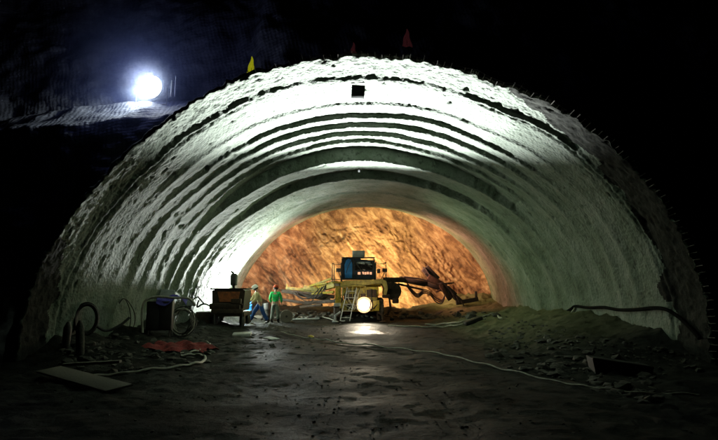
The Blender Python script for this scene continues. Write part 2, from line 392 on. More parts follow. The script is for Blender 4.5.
# collar: front annulus and outer skin going back into the slope
cen = np.array([0, 0, 0.])
def ringpts(base, s, dy):
    P = base.copy(); th = np.linspace(-.06, PI + .06, len(P))
    P[:, 0] = base[:, 0] + np.cos(th) * s; P[:, 2] = base[:, 2] + np.sin(th) * s; P[:, 1] = base[:, 1] + dy; return P
rag = .03 * fbm(front[:, 0] * 3, 0 * front[:, 0], front[:, 2] * 3, 4, 91)
colr = [front]
for s, dy in ((.03, -.02), (.07, -.01), (.1, .03), (.11, .1), (.12, .5), (.13, 2.8)):
    P = ringpts(front, s, dy); P[:, 0] += rag * np.cos(np.linspace(0, PI, len(P))); P[:, 2] += rag; colr.append(P)
C = np.stack(colr); C[..., 1] -= 11
grid_obj('portal_collar', C, len(colr), nv, M['shot'], lining)
# rim bars and rebar stubs standing out of the collar
mb = MB()
th_ = np.linspace(0, PI, nv)
ring = ringpts(front, .05, -.13); ring[:, 1] -= 11
sel = [i for i in range(nv) if .3 < i / nv < .56]
mb.tube([tuple(ring[i]) for i in sel[::6]], .008, 5)
ring2 = ringpts(front, .02, -.06); ring2[:, 1] -= 11
mb.build('rim_bar', 'rebar', lining)
stub_me = None
for k in range(92):
    tt = .045 + k * .0208
    i = int((tt / PI) * nv)
    if i >= nv: break
    p = front[i]
    o = MB().tube([(0, 0, 0), (.0, -.1 - .05 * random.random(), .05 + .03 * random.random())], .009, 5).build('rebar_stub', 'rebar', lining) if True else None
    a = PI / 2 - (i / nv * (PI + .12) - .06)
    o.location = (p[0] + math.cos(PI / 2 - a) * .01, p[1] - 11 - .02, p[2] + math.sin(PI / 2 - a) * .01)
    o.rotation_euler = (random.uniform(-.15, .15), a + random.uniform(-.12, .12), 0)

def wall(px, py, off=.06):
    """point on the vault surface seen through a pixel"""
    d = ray(px, py)
    for k in range(1800):
        Y = 11 + k * .01; p = CAM + d * (Y / d.y)
        t = math.atan2(p.z / 6.3, p.x / A0); sx, sz = sect(Y, t)
        if (p.x - TX0) ** 2 + p.z ** 2 > sx ** 2 + sz ** 2:
            return p + Vector((-math.cos(t), -.3, -math.sin(t))) * off
    return p

# ------------------------------------------------------------------ rock face
nu, nv = 230, 330
U = np.linspace(0, 7.4, nu); W = np.linspace(-8.6, 8.6, nv)
Zg, Xg = np.meshgrid(U, W, indexing='ij')
ca, sa = math.cos(R(40)), math.sin(R(40))
u = (Xg * ca + Zg * sa); w = (-Xg * sa + Zg * ca)
dep = .34 * fbm(Xg * .35, Zg * .35, 0 * Xg, 3, 5) + .08 * (1 - 2 * np.abs(fbm(u * 1.3, w * .5, 0 * u, 4, 9))) + .07 * np.abs(fbm(u * 3.2, w * 1.1, 0 * u, 3, 14)) + .06 * (1 - 2 * np.abs(fbm(u * 5, w * 2.2, 0 * u, 3, 35))) + .04 * fbm(Xg * 7, Zg * 7, 0 * u, 3, 33)
rr = np.sqrt((Xg / 7.2) ** 2 + (Zg / 6.15) ** 2)
Yf = 30.6 + dep - np.clip((rr - .86) / .3, 0, 1.5) ** 1.3 * 2.6 - .9 * np.clip((1.1 - Zg), 0, 2)
Vf = np.stack([Xg, Yf, Zg], -1)
rf = grid_obj('rock_face', Vf, nu, nv, M['rock'], mask=(rr < 1.32)); tag(rf, kind='structure')

# ------------------------------------------------------------------ ground
def gh(x, y):
    x = np.asarray(x, float); y = np.asarray(y, float)
    h = .028 * fbm(x * .5, y * .5, 0 * x, 3, 2) + .007 * fbm(x * 2.3, y * 2.3, 0 * x, 3, 4)
    # wheel ruts
    h = h - .03 * np.exp(-((x - .9 - .25 * np.sin(y * .3)) / .28) ** 2) - .03 * np.exp(-((x + 1.3 - .25 * np.sin(y * .3)) / .28) ** 2)
    inside = np.clip((y - 10.5) / 2, 0, 1)
    # bank along the right wall, heap along the left
    br = np.clip((x - 3.6 - np.clip((17 - y) * .10, -1, .9)) / 3.0, 0, 1.3)
    h = h + inside * br * (.75 + .12 * fbm(x * .8, y * .8, 0 * x, 3, 13)) * np.interp(y, [10.5, 13, 17, 24, 28], [.35, .8, 1.0, .75, .6])
    bl = np.clip((-x - 5.2) / 1.9, 0, 1.2)
    h = h + inside * bl * (.42 + .2 * fbm(x * 1.1, y * 1.1, 0 * x, 3, 19))
    # muck in front of the face
    h = h + np.clip((y - 26.2) / 3.5, 0, 1) * (.55 + .2 * fbm(x * .9, y * .9, 0 * x, 3, 29))
    return h
HX = np.arange(-13, 13.2, .1); HY = np.arange(1, 32, .1)
HG = gh(*np.meshgrid(HX, HY, indexing='ij')).tolist()
def GH(x, y):
    i = min(max((x + 13) / .1, 0), len(HX) - 2.001); j = min(max((y - 1) / .1, 0), len(HY) - 2.001)
    a = int(i); b = int(j); u = i - a; v = j - b
    return (HG[a][b] * (1 - u) + HG[a + 1][b] * u) * (1 - v) + (HG[a][b + 1] * (1 - u) + HG[a + 1][b + 1] * u) * v
def g(px, py, off=0.0):
    """ground point seen through a pixel"""
    d = ray(px, py); Y = 4.0
    while Y < 31:
        p = CAM + d * (Y / d.y)
        if p.z < GH(p.x, p.y): break
        Y += .04
    return Vector((p.x, p.y, GH(p.x, p.y) + off))
xs = np.arange(-13, 13.01, .055); ys = np.arange(1.5, 31.2, .06)
Xg, Yg = np.meshgrid(xs, ys, indexing='ij')
fine = (.007 + .022 * np.clip(np.abs(Xg) / 2 - 1.2, 0, 1)) * fbm(Xg * 4.5, Yg * 4.5, 0 * Xg, 3, 44)
clod = np.clip(noise(Xg * 5.4, Yg * 5.4, 0 * Xg, 51) - .3, 0, 1) * .07 * np.clip(np.abs(Xg) / 3 - .3, .15, 1)
Zg = gh(Xg, Yg) + fine + clod
edge = np.minimum.reduce([(Xg + 13) / 1.5, (13 - Xg) / 1.5, (Yg - 1.5) / .3, np.ones_like(Xg)]); Zg = np.where(edge < 1, Zg * edge - (1 - edge) * .06, Zg)
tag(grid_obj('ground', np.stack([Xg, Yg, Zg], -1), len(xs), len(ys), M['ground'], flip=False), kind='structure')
mb = MB(); mb.add([(-900, -900, -.05), (900, -900, -.05), (900, 900, -.05), (-900, 900, -.05)], [(0, 1, 2, 3)])
tag(mb.build('terrain', 'ground'), kind='structure')

# ------------------------------------------------------------------ hillside around the portal
LP = at(149.5, 86, 13.3)
xs = np.linspace(-26, 26, 420); zs = np.linspace(-.3, 15, 260)
Xg, Zg = np.meshgrid(xs, zs, indexing='ij')
Yg = 11.55 + .32 * Zg + .25 * fbm(Xg * .5, 0 * Xg, Zg * .5, 4, 71) + .06 * fbm(Xg * 2.2, 0 * Xg, Zg * 2.2, 3, 73)
# small berm above the lamp ledge on the left
LG = np.clip((Zg - (LP.z - .28) - .14 * (Xg - LP.x)) / .22, 0, 1) * np.clip((-Xg - 3.0) / .4, 0, 1)
Yg = Yg + .45 * LG
lz = LP.z - .28 + .14 * (Xg - LP.x)
Yg = Yg - np.clip((lz - Zg) * 1.1, 0, 1.0) * np.clip((-Xg - 2.6) / .6, 0, 1) + .05 * fbm(Xg * 4, 0 * Xg, Zg * 4, 3, 76)
_t = np.arctan2(Zg / 6.9, Xg / (A0 + .3))
_sx, _sz = sect(11.0 + 0 * _t, _t)
rr = np.sqrt((Xg ** 2 + Zg ** 2) / ((np.abs(_sx) + .0) ** 2 + _sz ** 2)) - .012
tag(grid_obj('hillside', np.stack([Xg, Yg, Zg], -1), 420, 260, M['slope'], mask=(rr > 1.0), flip=True), kind='structure')
xs = np.linspace(-60, 60, 60); ys = np.linspace(0, 60, 30)
Xg, Sg = np.meshgrid(xs, ys, indexing='ij')
Vh = np.stack([Xg, 16.3 + Sg, 14.8 + .35 * Sg + 1.2 * fbm(Xg * .1, Sg * .1, 0 * Xg, 3, 81)], -1)
tag(grid_obj('hill_top', Vh, 60, 30, M['slope']), kind='structure')

# ------------------------------------------------------------------ lights
def spot(name, loc, target, power, color, size, blend=.6, rad=.08, parent=None):
    d = bpy.data.lights.new(name, 'SPOT'); d.energy = power; d.color = color; d.spot_size = R(size); d.spot_blend = blend; d.shadow_soft_size = rad
    o = bpy.data.objects.new(name, d); col.objects.link(o); o.location = loc
    o.rotation_euler = (Vector(target) - Vector(loc)).to_track_quat('-Z', 'Y').to_euler()
    return o
def point(name, loc, power, color, rad=.1):
    d = bpy.data.lights.new(name, 'POINT'); d.energy = power; d.color = color; d.shadow_soft_size = rad
    o = bpy.data.objects.new(name, d); col.objects.link(o); o.location = loc; return o

RD = 24.5                                 # depth of the rig's rear end
rigc = at(359, 321, RD); RX = rigc.x
hl = at(364, 305, RD - .12)
spot('crown_beam', hl + Vector((0, -.12, .05)), (.1, 11.6, 6.4), 90000, (.93, 1, .96), 47, 1, .05)
spot('headlamp_beam', hl + Vector((0, -.12, 0)), (0, 19.5, -.5), 850, (1, .86, .64), 100, .9, .06)
spot('side_fill', (RX + 1.05, RD - .35, 2.45), (7, 20, 3.4), 480, (.7, 1, .56), 100, 1, .1)  # added green-tinted pair to brighten the side walls
spot('side_fill', (RX - 1.05, RD - .35, 2.45), (-7, 20, 3.4), 450, (.7, 1, .56), 100, 1, .1)
point('rig_front_fill', hl + Vector((.05, -1.0, .5)), 34, (1, .78, .5), .12)  # added point light on the rig's front, standing in for headlamp scatter
# warm lamps on the far end of the rig, shining on the rock
for dx, pw in ((-1.15, 820), (1.35, 1500)):
    spot('face_lamp', (RX + dx, RD + 3.75, 2.55), (RX + dx * 2.2, 31, 3.3), pw, (1, .69, .3), 170, .5, .15)
    spot('ring_fill', (RX + dx * 1.3, RD + 2.2, 2.9), (RX + dx * 5.5, 28.4, 3.4), 1100, (1, .42, .28), 130, .9, .15)  # added pinkish spot for the inner ring, without a fixture
# lamp behind the small machine, near the left wall
ll = at(247.5, 293.5, 25.8)
spot('wall_flood', ll + Vector((.1, -.3, .15)), (-7.6, 23.4, 4.2), 5600, (.95, 1, .95), 165, .6, .12)
point('wall_flood_spill', ll + Vector((.3, -.6, .2)), 420, (.9, 1, .95), .12)
# flood lamp on the slope
spot('slope_flood', LP + Vector((0, -.14, -.1)), LP + Vector((-.75, -.1, -1.0)), 260, (.75, .86, 1), 118, .6, .05)
point('slope_flood_spill', LP + Vector((0, -.5, 0)), 30, (.3, .35, 1), .2)

# ------------------------------------------------------------------ flood lamp on the slope
fl = empty('floodlight', LP + Vector((0, .1, -.45)), R(-6), 'glaring white floodlight on the dark slope left of the portal', 'floodlight')
MB().lathe([(.15, .2), (.28, .12), (.34, 0), (.34, -.03)], (0, 0, .45), 'y', 30).build('housing', 'dgrey', fl)
MB().lathe([(.02, -.15), (.15, -.13), (.26, -.09), (.31, -.04)], (0, 0, .45), 'y', 30).build('lens', 'led', fl)
mb = MB(); mb.tube([(-.44, .06, .45), (-.44, .06, -.02), (.44, .06, -.02), (.44, .06, .45)], .018, 6); mb.tube([(0, .06, -.02), (0, .15, -.35)], .025, 6)
mb.build('bracket', 'dgrey', fl)
for k, px in enumerate((171, 175)):
    p = at(px, 91, 13.2)
    o = MB().tube([(0, 0, -.15), (.01, 0, .3 + .1 * k)], .014, 6).build('steel_stake', 'grey', loc=p)
    tag(o, ['shorter bare steel stake standing just right of the glaring floodlight', 'taller bare steel stake, second to the right of the glaring floodlight'][k], 'stake', 'stakes beside the floodlight')

# ------------------------------------------------------------------ flags on the crest
def flag(px, py, Y, h, m, label, w=.2):
    p = at(px, py, Y)
    t = empty('marker_flag', p, random.uniform(-.2, .2), label, 'flag', 'marker flags above the portal')
    MB().tube([(0, 0, -.08), (0, 0, h)], .008, 6).build('pole', 'rebar', t)
    if m:
        vs = []; n = 9
        for i in range(n):
            f = i / (n - 1); ww = w * (f ** .9) * .5 + .008
            for j in range(7):
                s = j / 6 * 2 - 1
                vs.append((s * ww + .012 * math.sin(f * 9), -.02 + .03 * math.sin(s * 5 + f * 3) * f, h * (1 - f)))
        fs = [(i * 7 + j, i * 7 + j + 1, (i + 1) * 7 + j + 1, (i + 1) * 7 + j) for i in range(n - 1) for j in range(6)]
        MB().add(vs, fs, True).build('cloth', m, t)
flag(251.5, 74, 11.1, .41, 'yflag', 'bright yellow drooping flag above the left shoulder of the arch', .2)
flag(353.5, 57, 11.1, .34, 'rflag', 'small dull red drooping flag at the very top of the arch', .16)
flag(407, 47, 11.4, .44, 'rflag', 'larger dark red drooping flag above the arch, right of its top', .24)
flag(525, 85, 11.2, .66, None, 'thin bare grey marker pole above the right shoulder of the arch')

# ------------------------------------------------------------------ plates on the crown
p = wall(358, 87, .14)
o = MB().box((0, 0, 0), (.33, .40, .02), bev=.005).build('square_plate', 'plate', loc=p); o.rotation_euler = (R(-31), R(3), R(3))
tag(o, 'black square plate hanging under the brightly lit crown near the portal', 'plate')
p = at(359, 171, 19.3)
t = empty('survey_target', p, 0, 'tiny white reflector target under the crown above the drilling rig', 'target')
MB().tube([(0, 0, .0), (0, 0, .3)], .012, 6).build('hanger', 'dgrey', t)
MB().box((0, 0, 0), (.07, .02, .08), bev=.004).build('reflector', 'refl', t)

# ------------------------------------------------------------------ drilling rig
rig = empty('drilling_rig', (RX, RD, 0), 0, 'yellow drilling rig with blue and black cab and glowing headlamp facing out of the tunnel', 'drilling rig')
def rp(name, mb, m, parent=rig): return mb.build(name, m, parent)
mb = MB(); mb.box((.05, 1.9, .75), (1.75, 3.6, .5), bev=.04); mb.box((.05, .25, .78), (1.9, .28, .28), bev=.03)
mb.box((.1, .6, 1.3), (1.5, 1.0, .6), bev=.05); rp('chassis', mb, 'olive')
mb = MB(); mb.box((.12, 1.1, 1.2), (1.55, 1.7, .95), bev=.06); mb.box((.55, .2, 1.45), (.75, .25, .42), bev=.04); mb.box((-.5, .22, 1.42), (.62, .2, .4), bev=.03); mb.box((.8, .15, .78), (.3, .3, .5), bev=.03); rp('engine_cover', mb, 'yellow')
mb = MB()
mb.prism([(-.88, 1.62), (-.88, 1.8), (-.7, 1.95), (.7, 1.98), (1.05, 2.03), (1.28, 1.92), (1.36, 1.6), (1.28, 1.28), (1.16, 1.3), (1.2, 1.6), (1.08, 1.8), (.6, 1.78), (-.2, 1.66)], .0, 2.8)
rp('deck', mb, 'olive')
mb = MB(); mb.box((.1, 1.7, 1.72), (1.9, 2.6, .12), bev=.02); mb.box((-1.02, .9, 1.86), (.5, 1.9, .08), bev=.015); rp('running_board', mb, 'yellow')
mb = MB(); mb.box((-.98, .12, 1.28), (.27, .06, .82), bev=.02); rp('side_panel', mb, 'yellow')
mb = MB(); mb.box((-1.02, .1, .82), (.32, .1, .16), bev=.02); rp('fender_bracket', mb, 'grey'); rp('fender_bracket', MB().box((-1.0, .16, 1.76), (.3, .14, .13), bev=.015), 'grey')
for sx in (-1.03, 1.0):
    for yy in (.7, 3.0):
        w = rp('wheel', MB().lathe([(.30, -.17), (.46, -.17), (.53, -.11), (.55, 0), (.53, .11), (.46, .17), (.30, .17)], (sx, yy, .54), 'x', 28), 'dustyrub')
        mbt = MB()
        for k in range(22):
            a = 2 * PI * k / 22
            mbt.box((sx + (.06 if k % 2 else -.06), yy + .54 * math.cos(a), .54 + .54 * math.sin(a)), (.2, .05, .05), rot=(a, 0, 0), bev=.008)
        mbt.build('tread', 'dustyrub', w)
        MB().lathe([(.04, -.19), (.15, -.19), (.17, -.1), (.29, -.13), (.29, .13), (.17, .1), (.15, .19), (.04, .19)], (sx, yy, .54), 'x', 20).build('rim', 'olive', w)
# cab
cabm = MB()
cabm.prism([(-.84, 2.0), (-.84, 2.98), (-.70, 3.08), (.05, 3.03), (.1, 2.96), (.76, 2.92), (.78, 2.12), (.6, 2.0)], .55, 2.0)
cab = rp('cab', cabm, 'darkblue')
mb = MB(); mb.box((-.04, .5, 3.05), (1.6, .12, .05), bev=.01)
for xx in (-.82, -.28, .72): mb.box((xx, .52, 2.5), (.06, .07, 1.02), bev=.01)
mb.box((-.02, .52, 2.03), (1.56, .07, .06), bev=.01); mb.tube([(-.26, .5, 2.95), (.1, .47, 2.45), (.2, .47, 2.1)], .02, 6); mb.tube([(.2, .5, 2.9), (.68, .5, 2.5)], .018, 6)
mb.build('cab_frame', 'dgrey', cab)
d = MB().prism([(-.68, 2.08), (-.7, 2.7), (-.62, 2.92), (-.52, 3.0), (-.4, 2.95), (-.33, 2.75), (-.34, 2.08)], .47, .53).build('door', 'blue', cab)
MB().tube(smooth_path([(-.62, .45, 2.3), (-.52, .44, 2.62), (-.38, .45, 2.9)]), .016, 6).build('grab_handle', 'dgrey', d)
MB().box((.22, .515, 2.66), (.84, .03, .4), bev=.01).build('windscreen', 'glass', cab)
for k, xx in enumerate((.0, .18, .3, .42, .56)):
    MB().box((xx, .5, 2.3 + .012 * (k % 2)), (.1 if k else .13, .03, .12), bev=.006).build('lit_vent', 'warmglass', cab)
mb = MB(); mb.box((.12, .5, 2.78), (.3, .03, .07), rot=(0, R(10), 0), bev=.01); mb.box((.52, .5, 2.72), (.22, .03, .05), bev=.01); mb.build('trim_strip', 'grey', cab)
bx = MB().box((-.03, .9, 3.22), (.6, .6, .36), bev=.03).build('roof_box', 'grey', cab)
MB().box((-.03, .585, 3.22), (.5, .03, .26), bev=.008).build('roof_box_cover', 'grey', bx)
# side frames
for s in (-1, 1):
    x0, x1, zt = (-1.28, -.86, 2.78) if s < 0 else (.8, 1.28, 2.82)
    mb = MB(); y = .35
    mb.tube([(x0, y, 1.9), (x0, y, zt), (x1, y, zt), (x1, y, 1.9)], .026, 6); mb.tube([(x0, y, 2.0), (x1, y, 2.0)], .022, 6)
    mb.tube([(x0, y + 1.6, 1.9), (x0, y + 1.6, zt), (x1, y + 1.6, zt)], .026, 6); mb.tube([(x0, y, zt), (x0, y + 1.6, zt)], .022, 6); mb.tube([(x1, y, zt), (x1, y + 1.6, zt)], .022, 6)
    f = rp('guard_frame', mb, 'dgrey')
    if s > 0:
        MB().box((.93, .33, 2.4), (.16, .1, .2), bev=.015).build('work_lamp', 'dgrey', f)
# ladder and rails
mb = MB()
mb.tube([(-.55, .0, 1.62), (-.62, -.18, 1.2), (-.86, -.42, .1)], .022, 6); mb.tube([(-.12, .0, 1.62), (-.2, -.18, 1.2), (-.42, -.42, .1)], .022, 6)
for k in range(5):
    f = k / 4; z = .25 + f * 1.2; y = -.40 + f * .3; x0 = -.84 + f * .26; mb.tube([(x0, y, z), (x0 + .44, y, z)], .018, 6)
rp('ladder', mb, 'grey')
mb = MB()
mb.tube(smooth_path([(-.78, .0, 1.1), (-.76, -.05, 1.55), (-.6, -.06, 1.68), (.2, -.06, 1.7), (.32, -.06, 1.6), (.34, -.03, 1.2)]), .025, 6)
mb.tube([(-.76, -.02, 1.35), (.33, -.04, 1.36)], .02, 6)
for xx in (-.3, .05): mb.tube([(xx, -.03, 1.1), (xx, -.06, 1.69)], .016, 6)
rp('hand_rail', mb, 'olive')
for k in range(7):
    x = random.uniform(-.8, .9); pts = [(x, .02, 1.55), (x + random.uniform(-.2, .2), -.14, 1.1), (x + random.uniform(-.4, .3), -.12, .6), (x + random.uniform(-.3, .4), .02, .85)]
    rp('hydraulic_hose', MB().tube(smooth_path(pts), .02, 6), 'rubber' if k % 2 else 'hose')
mb = MB()
for (x, z, w_, h_) in ((-.45, 1.2, .5, .3), (.55, 1.35, .55, .35), (.15, 1.1, .25, .5), (.72, .85, .35, .4), (-.3, .75, .5, .25)): mb.box((x, .1, z), (w_, .16, h_), bev=.02)
for k in range(6): mb.tube([(.35 + k * .09, .0, 1.22), (.35 + k * .09, .0, 1.5)], .015, 5)
rp('engine_grille', mb, 'brown')
# headlamp
hlx, hlz = hl.x - RX, hl.z
h = rp('headlamp', MB().lathe([(.05, .2), (.26, .12), (.33, -.02), (.33, -.06), (.29, -.07)], (hlx, 0, hlz), 'y', 28), 'dgrey')
MB().lathe([(.02, -.095), (.16, -.09), (.28, -.065), (.28, -.05)], (hlx, 0, hlz), 'y', 28).build('lens', 'lens', h)
MB().lathe([(.285, -.062), (.29, -.085), (.35, -.09), (.37, -.06), (.33, -.04)], (hlx, 0, hlz), 'y', 30).build('reflector', 'glowring', h)  # added glowing ring for glare, not a lamp part
# hose drum and clutter on the right shoulder
dr = rp('hose_drum', MB().lathe([(.1, -.2), (.42, -.2), (.42, -.17), (.2, -.16), (.2, .16), (.42, .17), (.42, .2), (.1, .2)], (1.62, 1.0, 1.45), 'y', 26), 'brown')
for k in range(4):
    MB().lathe([(.3 + .02 * k, -.13 + k * .07), (.34 + .02 * k, -.1 + k * .07), (.3 + .02 * k, -.07 + k * .07)], (1.62, 1.0, 1.45), 'y', 24).build('wound_hose', 'rubber', dr)
mb = MB(); mb.box((1.3, .9, 1.2), (.35, .9, .16), bev=.02); mb.box((1.35, .5, 1.72), (.3, .3, .3), bev=.03); mb.tube([(1.2, .6, 1.8), (1.5, .6, 2.05), (1.62, .8, 1.9)], .035, 6); mb.box((1.75, .8, .98), (.3, .4, .22), bev=.03)
mb.tube([(1.45, .7, 1.15), (1.5, .7, .7), (1.35, .8, .3)], .05, 8)
rp('drum_bracket', mb, 'brown')
for s in (-1, 1):
    xl = -1.15 if s < 0 else 1.35
    f = rp('work_lamp', MB().box((xl, 3.6, 2.55), (.26, .12, .2), bev=.02), 'dgrey'); MB().box((xl, 3.67, 2.55), (.22, .02, .16), bev=.004).build('lens', 'warmled', f)
    MB().tube([(xl, 3.6, 2.45), (xl * .8, 3.4, 1.9)], .025, 6).build('lamp_arm', 'dgrey', f)
# booms.  local coordinates from pixels at a given depth
def rl(px, py, Y): p = at(px, py, Y); return Vector((p.x - RX, p.y - RD, p.z))
def beam(mb, a, b, w, h):
    a = Vector(a); b = Vector(b); d = b - a; q = d.to_track_quat('X', 'Z'); e = q.to_euler(); mb.box((a + b) / 2, (d.length, w, h), rot=e, bev=.02); return mb
BY = 27.6
# left boom (yellow)
a, b, c = rl(336, 284, 26.6), rl(318, 289, BY), rl(283, 289, 28)
bo = rp('boom', beam(beam(MB(), a, b, .3, .32), b, rl(300, 293, 28), .24, .28), 'yellow')
mb = MB(); beam(mb, rl(332, 278.5, 26.6), rl(308, 287, 27.5), .12, .11); beam(mb, rl(327, 283, 26.6), rl(312, 286, 27.5), .08, .08); mb.tube([rl(334, 292, 26.6), rl(312, 294, 27.4)], .06, 8); mb.build('cylinder', 'yellow', bo)
fd = MB(); beam(fd, rl(282, 291, 27.8), rl(334, 297, 27.2), .18, .2); beam(fd, rl(296, 294, 27.7), rl(330, 300, 27.2), .1, .16); fd = fd.build('feed_rail', 'brown', bo)
mb = MB(); beam(mb, rl(286, 288, 27.7), rl(310, 290, 27.6), .16, .16); beam(mb, rl(287, 284, 27.7), rl(288, 294, 27.7), .1, .1); beam(mb, rl(304, 287, 27.5), rl(318, 290, 27.4), .2, .22); mb.build('rock_drill', 'olive', fd)
mb = MB()
for k in range(5): mb.tube(smooth_path([rl(328 - k * 2, 284 + k, 26.9), rl(320 - k * 3, 300 + random.uniform(-3, 2), 27.0), rl(308 - k * 3, 296 + random.uniform(-2, 3), 27.2), rl(300 - k * 2, 292, 27.4)]), .025, 6)
mb.build('hydraulic_hose', 'rubber', bo)
# lower left arm
bo2 = rp('boom', beam(beam(MB(), rl(338, 301, 26.6), rl(305, 303, 27.6), .18, .18), rl(305, 303, 27.6), rl(278, 299, 27.9), .14, .15), 'brown')
mb = MB(); beam(mb, rl(322, 305, 27), rl(300, 307, 27.6), .12, .12); mb.build('cylinder', 'brown', bo2)
# right boom (dark)
bo3 = rp('boom', beam(beam(beam(MB(), rl(384, 280, 26.6), rl(404, 280, 27.2), .24, .26), rl(400, 279, 27.2), rl(425, 284, 27.7), .26, .28), rl(424, 283, 27.7), rl(446, 291, 27.9), .2, .22), 'dgrey')
fd = MB(); beam(fd, rl(423, 269, 27.4), rl(462, 303, 27.8), .24, .26); beam(fd, rl(425, 274, 27.3), rl(452, 298, 27.7), .08, .1)
for k in range(9):
    f = k / 8; beam(fd, rl(423 + 38 * f, 267 + 34 * f, 27.4), rl(427 + 37 * f, 276 + 30 * f, 27.4), .1, .06)
fd = fd.build('feed_rail', 'dgrey', bo3)
mb = MB(); beam(mb, rl(426, 267, 27.4), rl(438, 279, 27.5), .2, .24); mb.build('rock_drill', 'dgrey', fd); mb = MB(); beam(mb, rl(447, 287, 27.6), rl(456, 295, 27.6), .16, .2); beam(mb, rl(456, 303, 27.7), rl(478, 299, 27.8), .2, .22); mb.box(rl(476, 296, 27.8), (.12, .16, .5), bev=.02); mb.build('rock_drill', 'dgrey', fd)
mb = MB(); mb.tube([rl(398, 284, 27), rl(424, 290, 27.6)], .05, 8); mb.tube([rl(440, 284, 27.6), rl(454, 283, 27.7)], .04, 8); mb.tube([rl(436, 292, 27.6), rl(447, 287, 27.7)], .06, 8); mb.build('cylinder', 'brown', bo3)
for k in range(3):
    o_ = k * 1.6
    rphose = MB().tube(smooth_path([rl(407, 283 + o_, 27), rl(413, 291 + o_, 27), rl(418, 294 + o_, 27.1), rl(424, 290 + o_, 27.2), rl(430, 292 + o_, 27.3), rl(436, 298 + o_ * 1.2, 27.4), rl(442, 300 + o_, 27.4), rl(445, 294, 27.4), rl(443, 288, 27.5)]), .032, 6)
    rphose.build('hydraulic_hose', 'rubber', bo3)
mb = MB()
for k in range(4): mb.tube(smooth_path([rl(386, 281, 26), rl(392 + k * 1.5, 292 + k * 2, 25.8), rl(396 + k, 300 - k * 2, 25.9), rl(399, 284, 26.2)]), .03, 6)
mb.build('hydraulic_hose', 'rubber', rig)
mb = MB(); mb.tube(smooth_path([rl(404, 277, 27), rl(420, 279, 27.3), rl(436, 284, 27.4), rl(448, 291, 27.4)]), .045, 6); mb.tube(smooth_path([rl(425, 268, 27.3), rl(436, 283, 27.3), rl(444, 284, 27.3), rl(455, 296, 27.4)]), .04, 6); mb.build('hydraulic_hose', 'rubber', rig)
mb = MB(); beam(mb, rl(428, 277, 27.3), rl(446, 287, 27.4), .16, .3); beam(mb, rl(440, 284, 27.3), rl(450, 300, 27.4), .14, .2); mb.build('swivel', 'brown', rig)
for s in (-1, 1):
    mb = MB(); mb.tube([(s * .85, -.0, .5), (s * 1.1, -.02, .32), (s * 1.1, -.02, .04)], .05, 8); mb.lathe([(.05, .0), (.15, .01), (.15, .05), (.05, .07)], (s * 1.1, -.02, .02), 'z', 14); rp('stabilizer', mb, 'grey' if s < 0 else 'brown')

# ------------------------------------------------------------------ small orange machine
pv = g(229, 326); VX, VY, VZ = pv
vm = empty('shotcrete_pump', (VX, VY, VZ), R(3), 'squat orange and brown shotcrete pump beside the brightly lit left wall', 'machine')
def vp(n, mb, m): return mb.build(n, m, vm)
vp('chassis', MB().box((0, .5, .48), (1.35, 1.9, .16), bev=.02).box((0, -.4, .6), (1.25, .2, .2), bev=.02), 'brown')
hp = vp('hopper', MB().prism([(-.62, .62), (-.66, 1.42), (-.5, 1.5), (.52, 1.5), (.66, 1.42), (.6, .62)], -.3, 1.2), 'brown')
MB().prism([(-.34, .98), (-.44, 1.38), (.46, 1.38), (.4, .98)], -.33, -.303).build('front_plate', 'orange', hp)
mb = MB(); mb.tube([(-.7, -.35, 1.5), (.7, -.35, 1.5), (.7, 1.2, 1.5), (-.7, 1.2, 1.5), (-.7, -.35, 1.5)], .03, 6); mb.build('hopper_rim', 'brown', hp)
mb = MB(); mb.box((-.1, -.42, .8), (1.2, .16, .22), bev=.02); mb.box((.35, -.45, 1.0), (.4, .18, .2), bev=.02); mb.tube([(-.6, -.45, .9), (.6, -.46, .88)], .04, 6); vp('gearbox', mb, 'brown')
ex = vp('exhaust', MB().lathe([(.05, 1.48), (.06, 1.62), (.14, 1.66), (.15, 2.05), (.1, 2.12), (.05, 2.13)], (.12, .1, 0), 'z', 16).tube([(.12, .1, 2.1), (.02, .0, 2.22)], .045, 8), 'dgrey')
for sx in (-.55, .55):
    for yy in (-.1, 1.1):
        w = vp('wheel', MB().lathe([(.12, -.09), (.2, -.09), (.24, -.05), (.24, .05), (.2, .09), (.12, .09)], (sx, yy, .24), 'x', 20), 'rubber')
        MB().lathe([(.03, -.1), (.12, -.1), (.12, .1), (.03, .1)], (sx, yy, .24), 'x', 14).build('rim', 'brown', w)
for sx in (-.5, .6): vp('leg', MB().tube([(sx, -.45, .7), (sx, -.47, .02)], .035, 6), 'dgrey')
ar = vp('hose_arm', MB().tube(smooth_path([(-.6, -.3, .75), (-.95, -.35, .9), (-1.2, -.4, .78), (-1.15, -.4, 1.05)]), .035, 6).tube([(-.95, -.35, .9), (-1.25, -.3, 1.22)], .03, 6), 'dgrey')
vp('side_box', MB().box((-1.0, .1, .35), (.6, .7, .45), bev=.03).box((-1.35, .0, .2), (.5, .5, .25), bev=.03), 'brown')

